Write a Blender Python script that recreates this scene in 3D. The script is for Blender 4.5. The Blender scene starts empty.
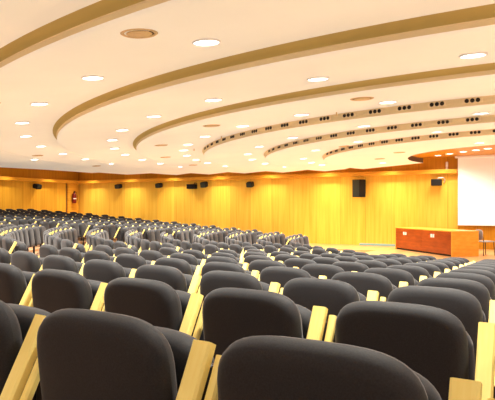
import bpy, bmesh, math, random
from mathutils import Matrix, Vector
random.seed(4)
S = bpy.context.scene
COL = S.collection
PI = math.pi
EYE = 1.80                     # camera height; z below is measured from the eye line and shifted by EYE
CAMY = -18.148                 # the origin is the focus of the seat rows; +Y points at the stage wall, -X is the left of the hall
WALL = 3.6                     # stage wall at y = 3.6
SIDE = 22.1                    # side walls at x = -/+22.1
BACK = -22.0
R0, PITCH_R, RAKE = 17.0756, 0.878, 0.0612
PITCH = 0.592
FRONT_FLOOR = EYE - 1.796
STAGE_Z = EYE - 1.555
CORNICE_Z = EYE + 1.236
UPPER_Z = EYE + 1.87
ORD = ['zeroth', 'first', 'second', 'third', 'fourth', 'fifth', 'sixth', 'seventh', 'eighth', 'ninth', 'tenth', 'eleventh',
       'twelfth', 'thirteenth', 'fourteenth', 'fifteenth', 'sixteenth', 'seventeenth', 'eighteenth', 'nineteenth', 'twentieth',
       'twenty-first', 'twenty-second', 'twenty-third', 'twenty-fourth', 'twenty-fifth', 'twenty-sixth', 'twenty-seventh', 'twenty-eighth']

# ------------------------------------------------------------------ materials
def new_mat(name):
    m = bpy.data.materials.new(name); m.use_nodes = True
    nt = m.node_tree
    return m, nt, nt.nodes['Principled BSDF']

def plain(name, col, rough=0.6, metal=0.0, spec=0.5, var=0.0, scale=8.0, emit=None, estr=0.0):
    m, nt, b = new_mat(name)
    b.inputs['Roughness'].default_value = rough
    b.inputs['Metallic'].default_value = metal
    b.inputs['Specular IOR Level'].default_value = spec
    if var > 0:
        tc = nt.nodes.new('ShaderNodeTexCoord'); n = nt.nodes.new('ShaderNodeTexNoise')
        n.inputs['Scale'].default_value = scale; n.inputs['Detail'].default_value = 4
        nt.links.new(tc.outputs['Object'], n.inputs['Vector'])
        r = nt.nodes.new('ShaderNodeValToRGB')
        r.color_ramp.elements[0].position = 0.3; r.color_ramp.elements[1].position = 0.7
        r.color_ramp.elements[0].color = (*[c * (1 - var) for c in col], 1)
        r.color_ramp.elements[1].color = (*[min(1, c * (1 + var)) for c in col], 1)
        nt.links.new(n.outputs['Fac'], r.inputs['Fac']); nt.links.new(r.outputs['Color'], b.inputs['Base Color'])
    else:
        b.inputs['Base Color'].default_value = (*col, 1)
    if emit:
        b.inputs['Emission Color'].default_value = (*emit, 1); b.inputs['Emission Strength'].default_value = estr
    return m

def wood(name, c_dark, c_light, axis='X', panel=1.0, rough=0.45, grain=(14, 14, 0.5), seam=0.012, tone=0.22, spec=0.4):
    """Veneer panels: grain along Z, a thin seam every `panel` metres along `axis`, each panel a little different."""
    m, nt, b = new_mat(name)
    N = nt.nodes.new; L = nt.links.new
    tc = N('ShaderNodeTexCoord')
    mp = N('ShaderNodeMapping'); mp.inputs['Scale'].default_value = grain
    L(tc.outputs['Object'], mp.inputs['Vector'])
    n = N('ShaderNodeTexNoise'); n.inputs['Scale'].default_value = 1.0; n.inputs['Detail'].default_value = 6; n.inputs['Roughness'].default_value = 0.6
    L(mp.outputs['Vector'], n.inputs['Vector'])
    r = N('ShaderNodeValToRGB'); r.color_ramp.elements[0].position = 0.32; r.color_ramp.elements[1].position = 0.68
    r.color_ramp.elements[0].color = (*c_dark, 1); r.color_ramp.elements[1].color = (*c_light, 1)
    L(n.outputs['Fac'], r.inputs['Fac'])
    out = r.outputs['Color']
    if panel:
        sp = N('ShaderNodeSeparateXYZ'); L(tc.outputs['Object'], sp.inputs[0])
        dv = N('ShaderNodeMath'); dv.operation = 'DIVIDE'; dv.inputs[1].default_value = panel; L(sp.outputs[axis], dv.inputs[0])
        fl = N('ShaderNodeMath'); fl.operation = 'FLOOR'; L(dv.outputs[0], fl.inputs[0])
        wn = N('ShaderNodeTexWhiteNoise'); wn.noise_dimensions = '1D'; L(fl.outputs[0], wn.inputs['W'])
        mr = N('ShaderNodeMapRange'); mr.inputs['To Min'].default_value = 1 - tone; mr.inputs['To Max'].default_value = 1.0
        L(wn.outputs['Value'], mr.inputs['Value'])
        fr = N('ShaderNodeMath'); fr.operation = 'FRACT'; L(dv.outputs[0], fr.inputs[0])
        lt = N('ShaderNodeMath'); lt.operation = 'GREATER_THAN'; lt.inputs[1].default_value = seam / panel; L(fr.outputs[0], lt.inputs[0])
        m2 = N('ShaderNodeMapRange'); m2.inputs['To Min'].default_value = 0.62; m2.inputs['To Max'].default_value = 1.0; L(lt.outputs[0], m2.inputs['Value'])
        mu = N('ShaderNodeMath'); mu.operation = 'MULTIPLY'; L(mr.outputs[0], mu.inputs[0]); L(m2.outputs[0], mu.inputs[1])
        mx = N('ShaderNodeMix'); mx.data_type = 'RGBA'; mx.blend_type = 'MULTIPLY'; mx.inputs[0].default_value = 1.0
        L(out, mx.inputs[6]); L(mu.outputs[0], mx.inputs[7]); out = mx.outputs[2]
    L(out, b.inputs['Base Color'])
    b.inputs['Roughness'].default_value = rough; b.inputs['Specular IOR Level'].default_value = spec
    return m

def fabric(name, col):
    m, nt, b = new_mat(name)
    N = nt.nodes.new; L = nt.links.new
    tc = N('ShaderNodeTexCoord'); n = N('ShaderNodeTexNoise'); n.inputs['Scale'].default_value = 260; n.inputs['Detail'].default_value = 2
    L(tc.outputs['Object'], n.inputs['Vector'])
    r = N('ShaderNodeValToRGB')
    r.color_ramp.elements[0].position = 0.25; r.color_ramp.elements[1].position = 0.75
    r.color_ramp.elements[0].color = (*[c * 0.7 for c in col], 1); r.color_ramp.elements[1].color = (*[c * 1.3 for c in col], 1)
    L(n.outputs['Fac'], r.inputs['Fac']); L(r.outputs['Color'], b.inputs['Base Color'])
    bp = N('ShaderNodeBump'); bp.inputs['Strength'].default_value = 0.12; bp.inputs['Distance'].default_value = 0.002
    L(n.outputs['Fac'], bp.inputs['Height']); L(bp.outputs['Normal'], b.inputs['Normal'])
    b.inputs['Roughness'].default_value = 0.72; b.inputs['Specular IOR Level'].default_value = 0.35
    b.inputs['Sheen Weight'].default_value = 0.17; b.inputs['Sheen Roughness'].default_value = 0.35
    b.inputs['Sheen Tint'].default_value = (0.8, 0.76, 0.78, 1)
    return m

M = {}
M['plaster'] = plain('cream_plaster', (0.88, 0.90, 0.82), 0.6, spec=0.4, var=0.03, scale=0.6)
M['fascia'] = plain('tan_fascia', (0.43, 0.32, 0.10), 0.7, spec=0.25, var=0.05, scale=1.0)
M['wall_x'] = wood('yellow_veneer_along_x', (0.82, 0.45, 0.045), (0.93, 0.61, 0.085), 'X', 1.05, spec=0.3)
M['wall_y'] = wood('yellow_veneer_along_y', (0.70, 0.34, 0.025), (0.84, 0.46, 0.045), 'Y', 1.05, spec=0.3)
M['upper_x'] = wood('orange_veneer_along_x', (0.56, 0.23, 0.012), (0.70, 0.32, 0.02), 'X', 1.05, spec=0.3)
M['cornice'] = wood('orange_cornice_wood', (0.62, 0.27, 0.02), (0.78, 0.38, 0.035), 'X', 0, grain=(0.6, 0.6, 14))
M['floor'] = wood('brown_parquet', (0.26, 0.13, 0.06), (0.40, 0.21, 0.10), 'X', 0, grain=(6, 6, 6), rough=0.35)
M['stage'] = wood('stage_floorboards', (0.62, 0.30, 0.10), (0.76, 0.42, 0.17), 'X', 0.12, grain=(3, 0.5, 3), rough=0.3, seam=0.006, tone=0.12)
M['fabric'] = fabric('charcoal_upholstery', (0.019, 0.0185, 0.0215))
M['arm'] = wood('pale_beech_arm', (0.90, 0.67, 0.18), (0.96, 0.79, 0.29), 'X', 0, grain=(30, 3, 3), rough=0.35, spec=0.4)
M['steel'] = plain('dark_steel', (0.03, 0.03, 0.035), 0.45, metal=0.6)
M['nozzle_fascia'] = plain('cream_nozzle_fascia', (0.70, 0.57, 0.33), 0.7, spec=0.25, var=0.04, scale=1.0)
M['white'] = plain('white_enamel', (0.80, 0.78, 0.74), 0.4)
M['lens'] = plain('lit_lens', (0.9, 0.9, 0.88), 0.5, emit=(1.0, 0.93, 0.80), estr=5.0)
M['vent'] = plain('bronze_vent', (0.60, 0.42, 0.20), 0.5, var=0.08, scale=20)
M['dark'] = plain('dark_recess', (0.015, 0.010, 0.008), 0.8)
M['recess'] = plain('brown_recess_and_rim_shade', (0.10, 0.055, 0.02), 0.8)
M['black'] = plain('black_plastic', (0.010, 0.010, 0.011), 0.6, spec=0.2, var=0.1, scale=30)
M['grille'] = plain('dark_green_grey_grille', (0.02, 0.03, 0.024), 0.6, var=0.2, scale=60)
M['plate'] = plain('cream_panel_plate', (0.74, 0.60, 0.36), 0.55)
M['screen'] = plain('screen_fabric', (0.92, 0.92, 0.92), 0.85, spec=0.1)
M['cherry'] = wood('red_cherry_veneer', (0.19, 0.030, 0.004), (0.33, 0.062, 0.008), 'X', 0, grain=(2, 2, 12), rough=0.3)
M['oak'] = wood('light_orange_veneer', (0.72, 0.30, 0.03), (0.86, 0.42, 0.06), 'X', 0, grain=(3, 3, 12), rough=0.35)
M['red'] = plain('red_paint', (0.14, 0.008, 0.008), 0.3)
M['paper'] = plain('pale_label', (0.75, 0.70, 0.66), 0.6)
M['grey'] = plain('pale_grey_shell', (0.30, 0.30, 0.32), 0.5)
M['blue'] = plain('blue_grey_metal', (0.20, 0.38, 0.40), 0.4)
M['chrome'] = plain('satin_metal', (0.7, 0.68, 0.65), 0.3, metal=1.0)

# ------------------------------------------------------------------ object helpers
def link(name, me, mat=None, parent=None):
    o = bpy.data.objects.new(name, me); COL.objects.link(o)
    if mat is not None:
        for m in (mat if isinstance(mat, (list, tuple)) else [mat]): me.materials.append(m)
    if parent is not None: o.parent = parent
    return o

def obj(name, bm, mat, parent=None, smooth=False):
    bmesh.ops.recalc_face_normals(bm, faces=bm.faces)
    me = bpy.data.meshes.new(name); bm.to_mesh(me); bm.free()
    if smooth:
        for p in me.polygons: p.use_smooth = True
    return link(name, me, mat, parent)

def raw(name, bm, mat, parent=None):
    me = bpy.data.meshes.new(name); bm.to_mesh(me); bm.free()
    return link(name, me, mat, parent)

def struct(o):
    o['kind'] = 'structure'; return o

def tag(o, label, cat, group=None):
    o['label'] = label; o['category'] = cat
    if group: o['group'] = group
    return o

def thing(name, label, cat, loc=(0, 0, 0), rot=(0, 0, 0), group=None):
    o = bpy.data.objects.new(name, None); COL.objects.link(o)
    o.empty_display_size = 0.1
    o.location = loc; o.rotation_euler = rot
    return tag(o, label, cat, group)

def box(bm, lo, hi, bev=0.0):
    r = bmesh.ops.create_cube(bm, size=1.0)
    c = [(a + b) / 2 for a, b in zip(lo, hi)]; s = [b - a for a, b in zip(lo, hi)]
    bmesh.ops.transform(bm, matrix=Matrix.Translation(c) @ Matrix.Diagonal((*s, 1)), verts=r['verts'])
    if bev:
        es = {e for v in r['verts'] for e in v.link_edges}
        bmesh.ops.bevel(bm, geom=list(es), offset=bev, segments=2, affect='EDGES', profile=0.5)
    return bm

def boxbm(lo, hi, bev=0.0):
    return box(bmesh.new(), lo, hi, bev)

def lathe(prof, seg=24, cap_first=False, cap_last=False):
    bm = bmesh.new(); rows = []
    for r, z in prof:
        rows.append([bm.verts.new((r * math.cos(2 * PI * k / seg), r * math.sin(2 * PI * k / seg), z)) for k in range(seg)])
    for a, b in zip(rows, rows[1:]):
        for k in range(seg):
            bm.faces.new((a[k], a[(k + 1) % seg], b[(k + 1) % seg], b[k]))
    if cap_first: bm.faces.new(rows[0])
    if cap_last: bm.faces.new(rows[-1])
    return bm

def tube(bm, pts, rad, seg=6, closed=False):
    n = len(pts); rows = []
    pts = [Vector(p) for p in pts]
    for i, p in enumerate(pts):
        a = pts[i - 1] if (i > 0 or closed) else p
        b = pts[(i + 1) % n] if (i < n - 1 or closed) else p
        t = (b - a).normalized()
        up = Vector((0, 0, 1)) if abs(t.z) < 0.9 else Vector((0, 1, 0))
        s = t.cross(up).normalized(); q = s.cross(t)
        rows.append([bm.verts.new(p + rad * (math.cos(2 * PI * k / seg) * s + math.sin(2 * PI * k / seg) * q)) for k in range(seg)])
    for i in range(n if closed else n - 1):
        a, b = rows[i], rows[(i + 1) % n]
        for k in range(seg): bm.faces.new((a[k], a[(k + 1) % seg], b[(k + 1) % seg], b[k]))
    if not closed: bm.faces.new(rows[0]); bm.faces.new(rows[-1])
    return bm

def polar(r, deg, z):          # angle from the hall axis, positive to the left of the hall
    a = math.radians(deg)
    return Vector((-r * math.sin(a), -r * math.cos(a), z))

def hall(u, v, z):             # u: metres left of the axis, v: metres from the focus away from the stage wall; z from the eye line
    return Vector((-u, -v, z + EYE))

# ------------------------------------------------------------------ the setting: ceiling
RING_R = [22.21, 20.445, 18.68, 16.915, 15.15, 13.385, 11.62, 9.855, 8.09, 6.325]
LIP = {22.21: 1.49, 20.445: 1.49, 18.68: 1.49, 16.915: 1.48, 15.15: 1.466, 13.385: 1.442, 11.62: 1.438, 9.855: 1.42, 8.09: 1.417, 6.325: 1.42}
FAS = {22.21: .17, 20.445: .17, 18.68: .17, 16.915: .17, 15.15: .17, 13.385: .172, 11.62: .14, 9.855: .13, 8.09: .135, 6.325: .128}
HOLE = 3.77

def soffit(r):
    for a, b in zip(RING_R, RING_R[1:] + [HOLE]):
        if b < r <= a:
            za = LIP[a]; zb = (LIP[b] + FAS[b]) if b in LIP else 1.50
            t = (a - r) / (a - b)
            return EYE + za + (zb - za) * t, math.atan2(zb - za, a - b)
    return EYE + 1.45, 0.0

def build_ceiling():
    prof = []                                    # (r, z, material of the strip that follows)
    for i, a in enumerate(RING_R):
        top, lip = LIP[a] + FAS[a], LIP[a]
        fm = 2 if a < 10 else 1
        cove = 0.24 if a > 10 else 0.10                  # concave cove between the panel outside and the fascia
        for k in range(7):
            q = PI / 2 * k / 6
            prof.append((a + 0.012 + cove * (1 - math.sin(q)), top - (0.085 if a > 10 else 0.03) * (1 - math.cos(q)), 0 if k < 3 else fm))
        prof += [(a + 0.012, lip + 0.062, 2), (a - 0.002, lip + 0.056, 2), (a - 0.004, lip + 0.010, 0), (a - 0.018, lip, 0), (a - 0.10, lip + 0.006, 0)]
        b = RING_R[i + 1] if i + 1 < len(RING_R) else HOLE
        zb = LIP[b] + FAS[b] if b in LIP else 1.50
        prof += [((a + b) / 2, (lip + zb) / 2, 0)]
    prof += [(HOLE, 1.50, 3), (HOLE, 1.66, 3)]  # inner rim coloured dark brown to stand in for its shade
    seg = 288
    bm = bmesh.new(); rows = []
    for r, z, m in prof:
        rows.append([bm.verts.new((r * math.sin(2 * PI * k / seg), -r * math.cos(2 * PI * k / seg), z + EYE)) for k in range(seg)])
    for (a, b, p) in zip(rows, rows[1:], prof):
        for k in range(seg):
            f = bm.faces.new((a[k], a[(k + 1) % seg], b[(k + 1) % seg], b[k])); f.material_index = p[2]; f.smooth = True
    for co, no in (((0, 2.60, 0), (0, 1, 0)), ((-18.1, 0, 0), (-1, 0, 0)), ((18.1, 0, 0), (1, 0, 0)), ((0, BACK + 0.02, 0), (0, -1, 0)),
                   ((-17.4, 1.0, 0), (-0.6, 0.8, 0)), ((17.4, 1.0, 0), (0.6, 0.8, 0))):
        bmesh.ops.bisect_plane(bm, geom=bm.verts[:] + bm.edges[:] + bm.faces[:], plane_co=co, plane_no=no, clear_outer=True)
    # the panels stop short either side of the stage, which is open to the wooden soffit
    for sx in (-1, 1):
        bmesh.ops.bisect_plane(bm, geom=bm.verts[:] + bm.edges[:] + bm.faces[:], plane_co=(sx * 3.9, 1.3, 0), plane_no=(sx * 1.1, -2.7, 0))
    gone = []
    for f in bm.faces:
        c = f.calc_center_median()
        if c.y > 1.3 + 0.4074 * (abs(c.x) - 3.9) and abs(c.x) < 6.7: gone.append(f)
    bmesh.ops.delete(bm, geom=gone, context='FACES')
    # the sawn edge of the panels, turned up to the slab
    edges = [e for e in bm.edges if e.is_boundary and not all(abs(v.co.xy.length - HOLE) < 0.01 for v in e.verts)
             and not all(v.co.xy.length > 22.2 for v in e.verts)]
    ex = bmesh.ops.extrude_edge_only(bm, edges=edges)
    for g in ex['geom']:
        if isinstance(g, bmesh.types.BMVert): g.co.z = max(g.co.z + 0.10, EYE + 1.66)
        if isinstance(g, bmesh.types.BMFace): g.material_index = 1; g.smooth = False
    bmesh.ops.recalc_face_normals(bm, faces=bm.faces)
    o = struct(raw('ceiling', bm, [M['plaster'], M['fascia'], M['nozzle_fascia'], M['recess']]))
    md = o.modifiers.new('edges', 'EDGE_SPLIT'); md.split_angle = math.radians(50)
    return o
build_ceiling()
struct(obj('ceiling_upper', boxbm((-SIDE, BACK, UPPER_Z), (SIDE, WALL, UPPER_Z + 0.15)), M['upper_x']))

# ------------------------------------------------------------------ the setting: walls, cornice, floor, stage
ZF = -0.3
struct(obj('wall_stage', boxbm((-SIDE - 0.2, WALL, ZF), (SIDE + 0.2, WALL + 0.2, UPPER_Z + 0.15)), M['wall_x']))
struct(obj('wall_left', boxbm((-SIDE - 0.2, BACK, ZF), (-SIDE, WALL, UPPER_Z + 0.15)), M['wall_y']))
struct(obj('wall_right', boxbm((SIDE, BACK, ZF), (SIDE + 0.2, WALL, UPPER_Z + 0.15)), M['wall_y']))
struct(obj('wall_back', boxbm((-SIDE - 0.2, BACK - 0.2, ZF), (SIDE + 0.2, BACK, UPPER_Z + 0.15)), M['wall_x']))
# a darker boarding above the cornice and the ledge itself
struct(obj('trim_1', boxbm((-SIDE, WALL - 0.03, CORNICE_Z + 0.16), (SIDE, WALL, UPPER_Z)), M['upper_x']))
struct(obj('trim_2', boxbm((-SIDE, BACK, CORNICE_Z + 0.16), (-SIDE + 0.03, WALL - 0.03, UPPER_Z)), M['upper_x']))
struct(obj('trim_3', boxbm((-SIDE + 0.28, WALL - 0.28, CORNICE_Z), (-2.78, WALL, CORNICE_Z + 0.16), 0.012), M['cornice']))
struct(obj('trim_4', boxbm((-SIDE, BACK, CORNICE_Z), (-SIDE + 0.28, WALL, CORNICE_Z + 0.16), 0.012), M['cornice']))
struct(obj('trim_5', boxbm((-SIDE, WALL - 0.85, 0.3), (-SIDE + 0.12, WALL - 0.25, CORNICE_Z)), M['cornice']))

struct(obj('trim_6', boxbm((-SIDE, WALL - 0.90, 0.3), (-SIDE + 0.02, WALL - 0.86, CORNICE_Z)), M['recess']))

struct(obj('trim_7', boxbm((-2.78, WALL - 0.04, STAGE_Z), (2.78, WALL, UPPER_Z)), M['upper_x']))  # darker panel behind the screen; its tone stands in for blocked light

def row_r(n): return R0 - PITCH_R * n
def row_z(n):
    k = RAKE if n >= 0 else 0.045
    return EYE - 1.1225 - k * n

def build_floor():
    prof = [(34.0, row_z(-6))]
    for n in range(-5, 12):
        r = row_r(n) + 0.33
        prof += [(r, row_z(n - 1)), (r, row_z(n))]
    prof += [(0.4, row_z(11))]
    seg = 180; bm = bmesh.new(); rows = []
    for r, z in prof:
        rows.append([bm.verts.new((r * math.sin(2 * PI * k / seg), -r * math.cos(2 * PI * k / seg), z)) for k in range(seg)])
    for a, b in zip(rows, rows[1:]):
        for k in range(seg): bm.faces.new((a[k], a[(k + 1) % seg], b[(k + 1) % seg], b[k]))
    bm.faces.new(rows[-1])
    for co, no in (((0, WALL, 0), (0, 1, 0)), ((-SIDE, 0, 0), (-1, 0, 0)), ((SIDE, 0, 0), (1, 0, 0)), ((0, BACK, 0), (0, -1, 0))):
        bmesh.ops.bisect_plane(bm, geom=bm.verts[:] + bm.edges[:] + bm.faces[:], plane_co=co, plane_no=no, clear_outer=True)
    return struct(obj('floor', bm, M['floor']))
build_floor()

def build_stage():
    bm = bmesh.new(); pts = [(-10.4, 3.6), (-10.4, 1.2)]
    a0 = math.asin(1.2 / 5.3)
    for k in range(41):
        a = PI + a0 + (PI - 2 * a0) * k / 40 - 2 * a0 * 0
        a = (PI - a0) + (PI + 2 * a0) * k / 40
        pts.append((5.3 * math.cos(a), 5.3 * math.sin(a)))
    pts += [(10.4, 1.2), (10.4, 3.6)]
    lo = [bm.verts.new((x, y, FRONT_FLOOR - 0.02)) for x, y in pts]; hi = [bm.verts.new((x, y, STAGE_Z)) for x, y in pts]
    bm.faces.new(hi); bm.faces.new(lo)
    for i in range(len(pts)):
        j = (i + 1) % len(pts); bm.faces.new((lo[i], lo[j], hi[j], hi[i]))
    o = struct(obj('floor_stage', bm, M['stage'])); return o
build_stage()
tag(obj('cable_duct', boxbm((-6.5, WALL - 0.16, STAGE_Z), (-4.6, WALL, STAGE_Z + 0.075), 0.01), M['blue']),
    'pale blue-grey strip along the foot of the yellow wall left of the desk', 'cable duct')

# ------------------------------------------------------------------ seats
def outline(w, z0, z1, r, crown, inset, nc=7, nt=8):
    """Upright rounded panel seen from behind: half-width w, crowned top, inset all round."""
    w, z0, z1 = w - inset, z0 + inset, z1 - inset
    rb = max(0.05 - inset, 0.01)
    p = []
    hh, pw = crown - inset, 2.0 / r                          # crown: height of the curved top; r: squareness of its curve
    zc = z1 - hh
    for k in range(2 * nc + nt + 1):
        a = PI * k / (2 * nc + nt)
        c_, s_ = math.cos(a), math.sin(a)
        p.append((w * math.copysign(abs(c_) ** pw, c_), zc + hh * abs(s_) ** pw))
    for k in range(4):
        a = PI + PI / 2 * k / 3
        p.append((-(w - rb) + rb * math.cos(a), z0 + rb + rb * math.sin(a)))
    for k in range(4):
        a = 3 * PI / 2 + PI / 2 * k / 3
        p.append((w - rb + rb * math.cos(a), z0 + rb + rb * math.sin(a)))
    return p

def pad(w, z0, z1, r, crown, y0, thick, edge, lean, bulge=0.012):
    """An upholstered pad: rounded edges front and rear, faces slightly domed; leans back by `lean` per metre of height."""
    bm = bmesh.new(); rows = []
    lay = []
    for k in range(5):                                       # rear edge roll
        a = PI / 2 * k / 4
        lay.append((y0 + edge * (1 - math.sin(a)), edge * (1 - math.cos(a + 0)) if False else edge * (1 - math.sin(PI / 2 - (PI / 2 - a)))))
    lay = [(y0 + edge * (1 - math.cos(PI / 2 * k / 4)), edge * (1 - math.sin(PI / 2 * k / 4))) for k in range(5)]
    lay += [(y0 + thick - edge * (1 - math.cos(PI / 2 * (4 - k) / 4)), edge * (1 - math.sin(PI / 2 * (4 - k) / 4))) for k in range(5)]
    sh = lambda z: (z1 - z) * lean
    for y, ins in lay:
        rows.append([bm.verts.new((x, y + sh(z), z)) for x, z in outline(w, z0, z1, r, crown, ins)])
    n = len(rows[0])
    for a, b in zip(rows, rows[1:]):
        for k in range(n): bm.faces.new((a[k], a[(k + 1) % n], b[(k + 1) % n], b[k]))
    zc = (z0 + z1) / 2
    for row, y, sgn in ((rows[0], y0, -1), (rows[-1], y0 + thick, 1)):   # domed faces
        prev = row
        for f, d in ((0.82, 0.45), (0.5, 0.85)):
            new = []
            for v in row:
                x, z = v.co.x * f, zc + (v.co.z - zc) * f
                new.append(bm.verts.new((x, y + sgn * bulge * d + sh(z), z)))
            for k in range(n): bm.faces.new((prev[k], prev[(k + 1) % n], new[(k + 1) % n], new[k]))
            prev = new
        c = bm.verts.new((0, y + sgn * bulge + sh(zc), zc))
        for k in range(n): bm.faces.new((prev[k], prev[(k + 1) % n], c))
    return bm

BW, BZ0, BZ1, LEAN = 0.229, 0.27, 0.853, 0.12
def back_bm():
    b = pad(BW, BZ0, BZ1, 3.6, 0.165, -0.095, 0.105, 0.052, LEAN, 0.010)
    bmesh.ops.translate(b, vec=(0.017, 0, 0), verts=b.verts)
    return b
def seat_bm(): return pad(0.240, 0.29, 0.780, 3.2, 0.15, 0.080, 0.125, 0.055, LEAN, 0.012)
ARM_PATH = [(-0.140, 0.44), (-0.080, 0.565), (-0.025, 0.67), (0.022, 0.757), (0.040, 0.792)]
def arm_bm(x0, w=0.055, t=0.034, drop=0.0):
    P = [Vector((y, z - drop * z)) for y, z in ARM_PATH]
    # refine the polyline with a Catmull-Rom pass
    Q = []
    for i in range(len(P) - 1):
        p0, p1, p2, p3 = P[max(i - 1, 0)], P[i], P[i + 1], P[min(i + 2, len(P) - 1)]
        for k in range(3):
            s = k / 3
            Q.append(0.5 * ((2 * p1) + (p2 - p0) * s + (2 * p0 - 5 * p1 + 4 * p2 - p3) * s * s + (3 * p1 - p0 - 3 * p2 + p3) * s ** 3))
    Q.append(P[-1])
    bm = bmesh.new(); rows = []
    e = 0.006
    sec = [(-w / 2, -t / 2 + e), (-w / 2, t / 2 - e), (-w / 2 + e, t / 2), (w / 2 - e, t / 2), (w / 2, t / 2 - e), (w / 2, -t / 2 + e), (w / 2 - e, -t / 2), (-w / 2 + e, -t / 2)]
    for i, q in enumerate(Q):
        d = (Q[min(i + 1, len(Q) - 1)] - Q[max(i - 1, 0)]).normalized()
        nrm = Vector((-d.y, d.x))
        rows.append([bm.verts.new((x0 + sx, q.x + nrm.x * st, q.y + nrm.y * st)) for sx, st in sec])
    for a, b in zip(rows, rows[1:]):
        for k in range(8): bm.faces.new((a[k], a[(k + 1) % 8], b[(k + 1) % 8], b[k]))
    bm.faces.new(rows[0]); bm.faces.new(rows[-1])
    return bm
def post_bm(x0, w=0.032, h=0.735):
    bm = boxbm((x0 - w / 2, 0.022, 0.0), (x0 + w / 2, 0.072, h), 0.004)
    box(bm, (x0 - w / 2 + 0.003, -0.135, 0.44), (x0 + w / 2 - 0.003, 0.03, 0.47))
    box(bm, (x0 - w / 2 - 0.004, -0.06, 0.0), (x0 + w / 2 + 0.004, 0.15, 0.012))
    return bm
def bar_bm():
    bm = bmesh.new()
    tube(bm, [(-0.255, 0.06, 0.325), (0.30, 0.06, 0.325)], 0.016, 8)
    return bm

AX = 0.297
def first_chair():
    t = thing('auditorium_seat', '', 'seat')
    obj('backrest', back_bm(), M['fabric'], t, True)
    obj('folded_seat', seat_bm(), M['fabric'], t, True)
    obj('armrest', arm_bm(AX), M['arm'], t, False)
    obj('side_panel', arm_bm(-0.2490, 0.028, 0.028, 0.035), M['arm'], t, False)
    obj('leg', post_bm(AX), M['steel'], t, False)
    obj('crossbar', bar_bm(), M['steel'], t, True)
    return t
CHAIR = first_chair()
END_ARM = arm_bm(-AX); END_ME = bpy.data.meshes.new('armrest'); bmesh.ops.recalc_face_normals(END_ARM, faces=END_ARM.faces)
END_ARM.to_mesh(END_ME); END_ARM.free(); END_ME.materials.append(M['arm'])
EL = post_bm(-AX); END_LEG = bpy.data.meshes.new('leg'); EL.to_mesh(END_LEG); EL.free(); END_LEG.materials.append(M['steel'])

def copy_tree(o, parent=None):
    c = o.copy(); COL.objects.link(c)
    if parent is not None: c.parent = parent
    for ch in list(o.children): copy_tree(ch, c)
    return c

# camera frame, only to decide which seats the photograph can show
F_PX, SHIFT = 547.27, 6.68
YAW = math.radians(28.308)
def seen_at(p):
    d = Vector((p.x, p.y - CAMY, p.z - EYE))
    fx, fy = -math.sin(YAW), math.cos(YAW)
    depth = d.x * fx + d.y * fy; side = d.x * fy - d.y * fx
    if depth < 0.3: return None
    return 247.5 + F_PX * side / depth, 200 + SHIFT - F_PX * d.z / depth, depth

def seat_rows():
    out = []
    for n in range(-4, 12):
        R, z = row_r(n), row_z(n); ra = R - 0.2
        blocks = {1: [], 2: [], 3: []}
        c0 = 1.012 + 0.0326 * n                            # arc of one seat centre in the block the camera sits in
        k = -40
        while k < 40:
            th = math.degrees((c0 + k * PITCH) / ra)
            if -23.8 < th - math.degrees(0.3 / ra) and th + math.degrees(0.3 / ra) < 23.8 + 0.5: blocks[1].append(th)
            k += 1
        a0, a1 = math.radians(28.0) * ra, math.radians(60.4) * ra
        blocks[2] = [math.degrees((a0 + PITCH * (i + 0.5)) / ra) for i in range(int((a1 - a0) / PITCH))]
        a0, a1 = math.radians(64.3) * ra, math.radians(88.6) * ra
        m = int((a1 - a0) / PITCH)
        blocks[3] = [math.degrees((a1 - PITCH * (i + 0.5)) / ra) for i in range(m)][::-1]
        for b, ths in blocks.items():
            ths = sorted(ths, reverse=(b == 1))            # block 1 counts from its left aisle, blocks 2 and 3 from their near end
            keep = []
            for i, th in enumerate(ths):
                p = polar(R, th, z + 0.8); q = seen_at(p)
                if q is None: continue
                m_ = 40 + 140 / q[2]
                if -m_ < q[0] < 495 + m_ and q[1] < 400 + 160 / q[2] + 20: keep.append((i + 1, th, q))
            for i, th, q in keep:
                end = (b == 1 and i == 1) or (b > 1 and i == len(ths))      # the seat at the left end of a row has two arms
                out.append((q[2], n, b, i, th, end, len(ths)))
    return out

seats = seat_rows()
seats.sort()
GROUPS = {1: 'seats of the nearest block', 2: 'seats of the middle block', 3: 'seats of the far block by the wall'}
LEFT_EDGE = {0: 9, 1: 7, 2: 3}      # first seat the photograph shows at its left edge in the three nearest rows
def seat_label(n, b, i, total):
    if b == 1:
        row = 'row nearest the camera' if n == 0 else ORD[n + 1] + ' row from the camera'
        if n in LEFT_EDGE:
            k = i - LEFT_EDGE[n] + 1
            if k < 1: return 'charcoal folding seat, nearest block, %s, %s place beyond photo\'s left edge' % (row, ORD[1 - k])
            return 'charcoal folding seat, nearest block, %s, %s from photo\'s left edge' % (row, ORD[k])
        return 'charcoal folding seat, nearest block, %s, %s from left aisle' % (row, ORD[i])
    rr = 12 - n
    row = 'front row' if rr == 1 else ORD[rr] + ' row from stage'
    if b == 2:
        if n <= 2: return 'charcoal folding seat, middle block, %s, %s from far aisle' % (row, ORD[total - i + 1])
        return 'charcoal folding seat, middle block, %s, %s from near aisle' % (row, ORD[i])
    return 'charcoal folding seat, far block by wall, %s, %s from wall end' % (row, ORD[total - i + 1])
first = True
for d, n, b, i, th, end, tot in seats:
    o = CHAIR if first else copy_tree(CHAIR)
    first = False
    o.location = polar(row_r(n), th, row_z(n)); o.rotation_euler = (0, 0, -math.radians(th))
    tag(o, seat_label(n, b, i, tot), 'seat', GROUPS[b])
    if end: link('armrest', END_ME, None, o); link('leg', END_LEG, None, o)

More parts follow.
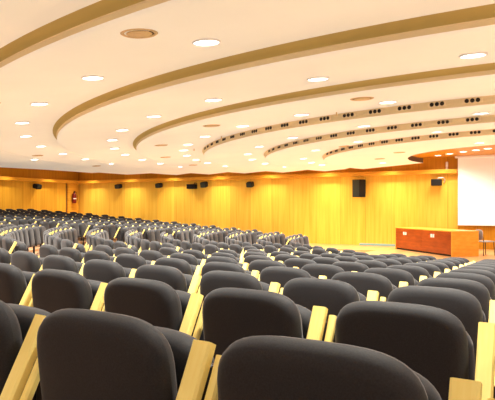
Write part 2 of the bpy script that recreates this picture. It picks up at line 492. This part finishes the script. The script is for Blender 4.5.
# ------------------------------------------------------------------ ceiling downlights
WARM = (1.0, 0.96, 0.84)
def add_light(name, kind, loc, energy, color=WARM, parent=None, rot=(0, 0, 0), **kw):
    l = bpy.data.lights.new(name, kind); l.energy = energy; l.color = color
    for k, v in kw.items(): setattr(l, k, v)
    o = bpy.data.objects.new(name, l); COL.objects.link(o); o.location = loc; o.rotation_euler = rot
    if parent is not None: o.parent = parent
    return o

def downlight_meshes():
    ring = lathe([(0.119, 0.015), (0.119, -0.008), (0.123, -0.013), (0.130, -0.013), (0.135, -0.008), (0.136, 0.004)], 28)
    lens = lathe([(0.004, -0.008), (0.06, -0.007), (0.120, -0.003)], 28, cap_first=True)
    return ring, lens
DOWN = None
E_RING = 340.0
def make_downlight(r, th, label, group):
    global DOWN
    z, sl = soffit(r)
    loc = polar(r, th, z); rot = (sl, 0, -math.radians(th))
    if DOWN is None:
        t = thing('downlight', label, 'ceiling light', loc, rot, group)
        a, b = downlight_meshes()
        obj('trim_ring', a, M['white'], t, True); obj('lens', b, M['lens'], t, True)
        add_light('lamp', 'SPOT', (0, 0, -0.03), E_RING, parent=t, spot_size=math.radians(125), spot_blend=0.8, shadow_soft_size=0.10)
        DOWN = t
    else:
        t = copy_tree(DOWN); t.location = loc; t.rotation_euler = rot; tag(t, label, 'ceiling light', group)
    return t
RNAME = {15.85: 'outermost', 14.05: 'second', 12.2: 'third', 10.4: 'fourth', 8.6: 'fifth', 6.95: 'sixth', 4.7: 'innermost'}
RLIGHTS = {15.85: [69.8, 60.8, 52.4, 44, 35.6, 27.2, 18.8, 10.4, 2, -6.4, -14.8, -23.2],
           14.05: [77.6, 69.6, 62.3, 54, 45.6, 37.2, 28.5, 19.9, 11.5, 3.0, -5.4, -13.8],
           12.2: [85.7, 78.1, 70.7, 62.2, 54.1, 45.5, 37.3, 28.4, 19.9, 11.2, 2.9, -5.5],
           10.4: [86.7, 77.9, 70.8, 62.8, 54.5, 46.8, 38.0, 28.4, 19.6, 10.9, 2.3, -6.1],
           8.6: [95.3, 83.4, 72.1, 60.0, 46.8, 34.0, 20.0, 5.8, -8],
           6.95: [93, 83.9, 70.8, 49.7, 32.5, 15.5, -1.5],
           4.7: [91.5, 15.7, -8]}
for r, ths in RLIGHTS.items():
    for i, th in enumerate(ths):
        make_downlight(r, th, 'lit round downlight in the %s ceiling ring, %s from the yellow wall' % (RNAME[r], ORD[i + 1]), 'ceiling downlights in curved rows')

VENT = None
def make_vent(r, th, label):
    global VENT
    z, sl = soffit(r); loc = polar(r, th, z); rot = (sl, 0, -math.radians(th))
    if VENT is None:
        t = thing('ceiling_vent', label, 'air vent', loc, rot, 'round bronze ceiling vents')
        obj('flange', lathe([(0.128, 0.01), (0.130, -0.006), (0.150, -0.010), (0.162, -0.002), (0.162, 0.01)], 28), M['vent'], t, True)
        obj('recess', lathe([(0.004, -0.0015), (0.129, -0.0015)], 28, cap_first=True), M['recess'], t)
        obj('disc', lathe([(0.004, -0.016), (0.080, -0.015), (0.108, -0.010), (0.112, -0.006), (0.060, -0.004), (0.02, -0.0015)], 28, cap_first=True), M['vent'], t, True)
        VENT = t
    else:
        t = copy_tree(VENT); t.location = loc; t.rotation_euler = rot; tag(t, label, 'air vent', 'round bronze ceiling vents')
for r, nm, ths in ((14.75, 'second', [78, 61.9, 45.2, 28.5, 12.0]), (11.05, 'fourth', [79.4, 63.3, 46.7, 28.6, 11.3]), (6.43, 'sixth', [43.7]), (4.62, 'innermost', [72.4, 47.7])):
    for i, th in enumerate(ths):
        w = '%s from the yellow wall' % ORD[i + 1] if len(ths) > 1 else 'the only one there'
        make_vent(r, th, 'round bronze air vent in the %s ceiling ring, %s' % (nm, w))

# nozzle plates on the three inner fascias
NOZ = None
def make_nozzles(r, th, label, group):
    global NOZ
    rad = r + 0.013
    z = EYE + LIP[r] + 0.080
    loc = polar(rad, th, z); rot = (0, 0, -math.radians(th))
    if NOZ is None:
        t = thing('air_nozzle_plate', label, 'air nozzle', loc, rot, group)
        obj('plate', boxbm((-0.135, -0.010, -0.036), (0.135, 0.012, 0.036), 0.004), M['plate'], t)
        for k in (-1, 0, 1):
            b = lathe([(0.002, -0.006), (0.018, -0.005), (0.0265, -0.012), (0.030, -0.010), (0.031, 0.0)], 14, cap_first=True)
            bmesh.ops.transform(b, matrix=Matrix.Translation((k * 0.075, -0.006, 0)) @ Matrix.Rotation(-PI / 2, 4, 'X'), verts=b.verts)
            bmesh.ops.reverse_faces(b, faces=b.faces)
            obj('nozzle', b, M['dark'], t, True)
        NOZ = t
    else:
        t = copy_tree(NOZ); t.location = loc; t.rotation_euler = rot; tag(t, label, 'air nozzle', group)
for r, nm, a, st, cnt in ((9.855, 'outer', 2.2, 2.85, 18), (8.09, 'middle', 4.0, 3.5, 15), (6.325, 'inner', 6.9, 3.93, 14)):
    for i in range(cnt):
        make_nozzles(r, a + st * i, 'triple black air nozzle on the %s nozzle ring, %s from its right end' % (nm, ORD[i + 1]), 'air nozzles on the %s ring' % nm)

# little sprinkler heads
SPR = None
for i, (r, th) in enumerate(((10.0, 38.3), (10.13, 53.3), (10.38, 73.2), (10.02, 17.2), (6.42, 31.1))):
    z, sl = soffit(r); loc = polar(r, th, z)
    lab = ['tiny sprinkler head before the left curve of the nozzle ring', 'tiny sprinkler head between two downlights left of the nozzle ring',
           'tiny sprinkler head farthest back near the yellow wall', 'tiny sprinkler head above the outer row of nozzles', 'tiny sprinkler head beside the inner nozzle ring'][i]
    if SPR is None:
        t = thing('sprinkler_head', lab, 'sprinkler', loc, (0, 0, 0), 'ceiling sprinkler heads')
        obj('stem', lathe([(0.012, 0.03), (0.012, -0.03), (0.004, -0.045)], 10), M['vent'], t, True)
        obj('deflector', lathe([(0.003, -0.045), (0.026, -0.046), (0.026, -0.050), (0.003, -0.051)], 12, True, True), M['vent'], t)
        SPR = t
    else:
        t = copy_tree(SPR); t.location = loc; tag(t, lab, 'sprinkler', 'ceiling sprinkler heads')

# stage downlights in the wooden soffit
SD = None
for i, (u, v) in enumerate(((3.35, -2.71), (2.88, -2.24), (2.37, -1.72), (1.92, -1.32), (1.54, -0.97), (1.1, -0.55), (0.6, -0.15))):
    lab = 'bright round lamp in the orange wooden soffit over the stage, %s from left' % ORD[i + 1]
    if SD is None:
        SD = t = thing('stage_lamp', lab, 'ceiling light', hall(u, v, 1.87), (0, 0, 0), 'lamps over the stage')
        a, b = downlight_meshes()
        obj('trim_ring', a, M['white'], t, True); obj('lens', b, M['lens'], t, True)
        add_light('lamp', 'SPOT', (0, 0, -0.03), 95, parent=t, color=(1.0, 0.93, 0.80), spot_size=math.radians(150), spot_blend=0.8, shadow_soft_size=0.1)
    else:
        t = copy_tree(SD); t.location = hall(u, v, 1.87); tag(t, lab, 'ceiling light', 'lamps over the stage')

# wall washers in the slot between the ceiling panels and the walls
WW = None
for i, (u, v) in enumerate([(20.8, -2.75), (18.2, -2.75), (15.6, -2.75), (13.0, -2.75), (10.4, -2.75), (7.8, -2.75), (5.2, -2.75), (21.3, 1.2), (21.3, -1.3), (21.3, 4)]):
    lab = 'wall washing lamp hidden above the ceiling edge, %s along the %s wall' % ((ORD[i + 1], 'stage') if i < 7 else (ORD[i - 6], 'left'))
    rot = (0, 0, 0)
    if WW is None:
        WLOW = bpy.data.lights.new('lamp', 'SPOT'); WLOW.energy = 130; WLOW.color = (1.0, 0.86, 0.6); WLOW.spot_size = math.radians(118); WLOW.spot_blend = 1.0; WLOW.shadow_soft_size = 0.06
        WW = t = thing('wall_washer', lab, 'ceiling light', hall(u, v, 1.87), rot, 'wall washing lamps above the ceiling edge')
        a, b = downlight_meshes()
        obj('trim_ring', a, M['white'], t, True); obj('lens', b, M['lens'], t, True)
        add_light('lamp', 'SPOT', (0, 0, -0.03), 220, parent=t, color=(1.0, 0.88, 0.66), spot_size=math.radians(118), spot_blend=1.0, shadow_soft_size=0.06)
    else:
        t = copy_tree(WW); t.location = hall(u, v, 1.87)
        if i >= 7:                                       # the lamps along the left wall burn lower
            for ch in t.children:
                if ch.type == 'LIGHT': ch.data = WLOW
        tag(t, lab, 'ceiling light', 'wall washing lamps above the ceiling edge')

# ------------------------------------------------------------------ screen, loudspeakers, extinguisher
t = thing('projection_screen', 'large white projection screen hanging above the stage right of the desk', 'screen', hall(0, -3.40, -0.69))
obj('screen_cloth', boxbm((-2.75, -0.012, 0.03), (2.75, 0.0, 2.50)), M['screen'], t)
obj('bottom_bar', boxbm((-2.76, -0.022, 0.0), (2.76, 0.012, 0.035), 0.008), M['white'], t)
obj('roller_case', boxbm((-2.85, -0.07, 2.49), (2.85, 0.10, 2.56), 0.01), M['white'], t)

def wall_box(name, label, u, z, w, h, d, bracket=0.12, cat='loudspeaker', mat='black', off=0.0, tilt=0.0, yaw=0.0, round_=0.02, group=None):
    t = thing(name, label, cat, hall(u, -WALL, z), (0, 0, 0), group)
    y1 = -bracket
    b = boxbm((-w / 2, -d, -h / 2), (w / 2, 0, h / 2), round_)
    mw = Matrix.Translation((0, y1, 0)) @ Matrix.Rotation(yaw, 4, 'Z') @ Matrix.Rotation(tilt, 4, 'X')
    bmesh.ops.transform(b, matrix=mw, verts=b.verts)
    cab = obj('cabinet', b, M[mat], t)
    g = boxbm((-w / 2 + 0.02, -d - 0.008, -h / 2 + 0.02), (w / 2 - 0.02, -d + 0.002, h / 2 - 0.02), 0.004)
    bmesh.ops.transform(g, matrix=mw, verts=g.verts)
    obj('grille', g, M['grille'], t)
    br = bmesh.new(); tube(br, [(0, 0, 0), (0, y1 - 0.03, 0)], 0.025, 8); box(br, (-0.05, -0.015, -0.07), (0.05, 0.0, 0.07))
    obj('bracket', br, M['steel'], t)
    return t
wall_box('mounted_loudspeaker', 'small black loudspeaker high on the yellow wall, nearest the corner', 19.08, 1.07, 0.30, 0.22, 0.26, tilt=0.25, round_=0.05)
wall_box('mounted_loudspeaker', 'small black loudspeaker on the yellow wall, second from the corner', 16.50, 1.07, 0.30, 0.22, 0.26, tilt=0.25, round_=0.05)
wall_box('mounted_loudspeaker', 'black loudspeaker right beside the wide black projector box on yellow wall', 13.88, 1.06, 0.30, 0.26, 0.26, tilt=0.25, round_=0.05)
wall_box('mounted_loudspeaker', 'small black loudspeaker alone on the middle of the yellow wall', 11.45, 1.02, 0.30, 0.24, 0.26, tilt=0.25, round_=0.05)
wall_box('mounted_loudspeaker', 'tall dark loudspeaker cabinet on the yellow wall left of the desk', 6.40, 0.735, 0.42, 0.70, 0.34, yaw=-0.5, mat='black', round_=0.015)
t = thing('mounted_projector', 'wide black box on a bracket under the cornice, between two loudspeakers', 'projector', hall(14.55, -WALL, 0.95))
obj('body', boxbm((-0.22, -0.40, -0.11), (0.22, -0.14, 0.11), 0.015), M['black'], t)
br = bmesh.new(); tube(br, [(0.1, 0, 0.16), (0.1, -0.20, 0.16), (0.1, -0.26, 0.09)], 0.02, 8); obj('bracket', br, M['steel'], t, True)
t = thing('monitor_speaker', 'black box on a pale curved bracket, high on wall beside the screen', 'loudspeaker', hall(3.45, -WALL, 0.92))
obj('cabinet', boxbm((-0.23, -0.42, -0.13), (0.13, -0.16, 0.11), 0.015), M['black'], t)
br = bmesh.new(); tube(br, [(0.18, 0.0, 0.0), (0.22, -0.08, 0.10), (0.18, -0.2, 0.18), (0.02, -0.28, 0.16), (-0.02, -0.28, 0.10)], 0.022, 8)
obj('bracket', br, M['paper'], t, True)
t = thing('cornice_lamp', 'small pale upright fitting standing on the cornice left of the screen', 'fitting', hall(3.15, -3.47, 1.396))
obj('holder', lathe([(0.05, 0.0), (0.05, 0.03), (0.03, 0.05), (0.03, 0.08)], 14, True, True), M['chrome'], t, True)
obj('tube', lathe([(0.042, 0.08), (0.045, 0.10), (0.045, 0.26), (0.025, 0.285), (0.015, 0.29)], 14, True, True), M['paper'], t, True)
for k, (v, lab) in enumerate(((-0.62, 'small black loudspeaker high on the left wall below the cornice'), (2.45, 'black loudspeaker on the left wall at the photo edge'))):
    t = thing('mounted_loudspeaker', lab, 'loudspeaker', hall(SIDE, v, 1.03), (0, 0, PI / 2))
    b = boxbm((-0.17, -0.30, -0.12), (0.17, 0, 0.12), 0.05); mw = Matrix.Translation((0, -0.12, 0)) @ Matrix.Rotation(0.25, 4, 'X')
    bmesh.ops.transform(b, matrix=mw, verts=b.verts); obj('cabinet', b, M['black'], t)
    g = boxbm((-0.12, -0.307, -0.08), (0.12, -0.296, 0.08), 0.003); bmesh.ops.transform(g, matrix=mw, verts=g.verts); obj('grille', g, M['grille'], t)
    br = bmesh.new(); tube(br, [(0, 0, 0), (0, -0.15, 0)], 0.025, 8); box(br, (-0.05, -0.015, -0.07), (0.05, 0.0, 0.07)); obj('bracket', br, M['steel'], t)

t = thing('fire_extinguisher', 'dark red fire extinguisher hanging on the wall post in the left corner', 'fire extinguisher', hall(SIDE - 0.12 - 0.13, -3.05, 0.18), (0, 0, PI / 2))
obj('cylinder', lathe([(0.02, 0.0), (0.105, 0.0), (0.115, 0.02), (0.115, 0.42), (0.09, 0.50), (0.04, 0.54), (0.03, 0.56)], 20, True, True), M['red'], t, True)
lb = lathe([(0.1165, 0.22), (0.1165, 0.27)], 20)
bmesh.ops.delete(lb, geom=[f for f in lb.faces if f.calc_center_median().y > -0.05], context='FACES'); obj('label_band', lb, M['paper'], t, True)
obj('valve', boxbm((-0.03, -0.03, 0.55), (0.03, 0.03, 0.62), 0.006), M['black'], t)
obj('handle', boxbm((-0.02, -0.12, 0.62), (0.02, 0.03, 0.645), 0.006), M['black'], t)
hb = bmesh.new(); tube(hb, [(0.03, -0.02, 0.59), (0.12, -0.05, 0.56), (0.15, -0.06, 0.40), (0.14, -0.06, 0.15)], 0.014, 8); obj('hose', hb, M['black'], t, True)
obj('mount', boxbm((-0.03, 0.10, 0.44), (0.03, 0.13, 0.50)), M['steel'], t)

# ------------------------------------------------------------------ the desk and the chair behind it
du, dv = 0.693, -0.72                                   # along the front, from its near corner to its far corner (hall axes)
rz = math.atan2(-dv, -du)                               # world direction of local +X
t = thing('stage_desk', 'long reddish wooden stage desk with two front panels beside the screen', 'desk', hall(2.46, 0.26, -1.555), (0, 0, rz))
Ld, Dd, Hd = 3.31, 0.98, 0.80                           # local +X along the front, local +Y out to the seats
obj('plinth', boxbm((0.03, -Dd + 0.05, 0.0), (Ld - 0.03, -0.04, 0.07)), M['dark'], t)
for k in range(2):
    x0 = 0.04 + k * (Ld - 0.08) / 2
    fp = obj('front_panel', boxbm((x0 + 0.003, -0.03, 0.06), (x0 + (Ld - 0.08) / 2 - 0.003, 0.0, Hd - 0.02), 0.004), M['cherry'], t)
    for s in (-1, 1):
        xm = x0 + (Ld - 0.08) / 2 * (0.60 if k == 0 else 0.62) + s * 0.060
        obj('handle_plate', boxbm((xm - 0.042, -0.002, Hd - 0.25), (xm + 0.042, 0.012, Hd - 0.14), 0.004), M['paper'], fp)
obj('end_panel', boxbm((0.0, -Dd, 0.0), (0.04, 0.0, Hd - 0.02), 0.004), M['oak'], t)
obj('end_panel', boxbm((Ld - 0.04, -Dd, 0.0), (Ld, 0.0, Hd - 0.02), 0.004), M['oak'], t)
obj('desk_top', boxbm((-0.01, -Dd - 0.01, Hd - 0.03), (Ld + 0.01, 0.012, Hd), 0.006), M['oak'], t)

t = thing('side_chair', 'pale grey shell chair with black legs behind the right desk end', 'chair', hall(1.62, -0.85, -1.555), (0, 0, rz + PI))
sb = bmesh.new(); box(sb, (-0.22, -0.21, 0.43), (0.22, 0.22, 0.46), 0.012); obj('seat', sb, M['grey'], t)
bb = pad(0.21, 0.50, 0.83, 3.2, 0.2, -0.24, 0.03, 0.012, -0.12, 0.004); obj('backrest', bb, M['grey'], t, True)
for x in (-0.19, 0.19):
    for y in (-0.19, 0.18):
        lb = bmesh.new(); top = 0.44 if y > 0 else 0.62
        tube(lb, [(x * 1.1, y * 1.15, 0.0), (x, y, 0.43)] + ([(x, y - 0.03, 0.62)] if y < 0 else []), 0.013, 8)
        obj('leg', lb, M['steel'], t, True)

# ------------------------------------------------------------------ sourceless ambient fill, added to brighten the ceiling
W = bpy.data.worlds.new('world'); S.world = W; W.use_nodes = True
W.node_tree.nodes['Background'].inputs[0].default_value = (1.0, 0.85, 0.65, 1)
W.node_tree.nodes['Background'].inputs[1].default_value = 0.36
S.cycles.use_fast_gi = True; S.cycles.fast_gi_method = 'ADD'
W.light_settings.ao_factor = 0.28; W.light_settings.distance = 1.2

# ------------------------------------------------------------------ camera
cam = bpy.data.cameras.new('camera'); co = bpy.data.objects.new('camera', cam); COL.objects.link(co)
co.location = (0, CAMY, EYE); co.rotation_euler = (PI / 2, 0, YAW)
cam.sensor_fit = 'HORIZONTAL'; cam.sensor_width = 36.0; cam.lens = F_PX * 36.0 / 495.0
cam.shift_y = SHIFT / 495.0
cam.clip_start = 0.02; cam.clip_end = 200
S.camera = co
S.view_settings.view_transform = 'Standard'; S.view_settings.look = 'None'
S.view_settings.gamma = 1.0; S.view_settings.use_curve_mapping = False
S.view_settings.exposure = 0.48
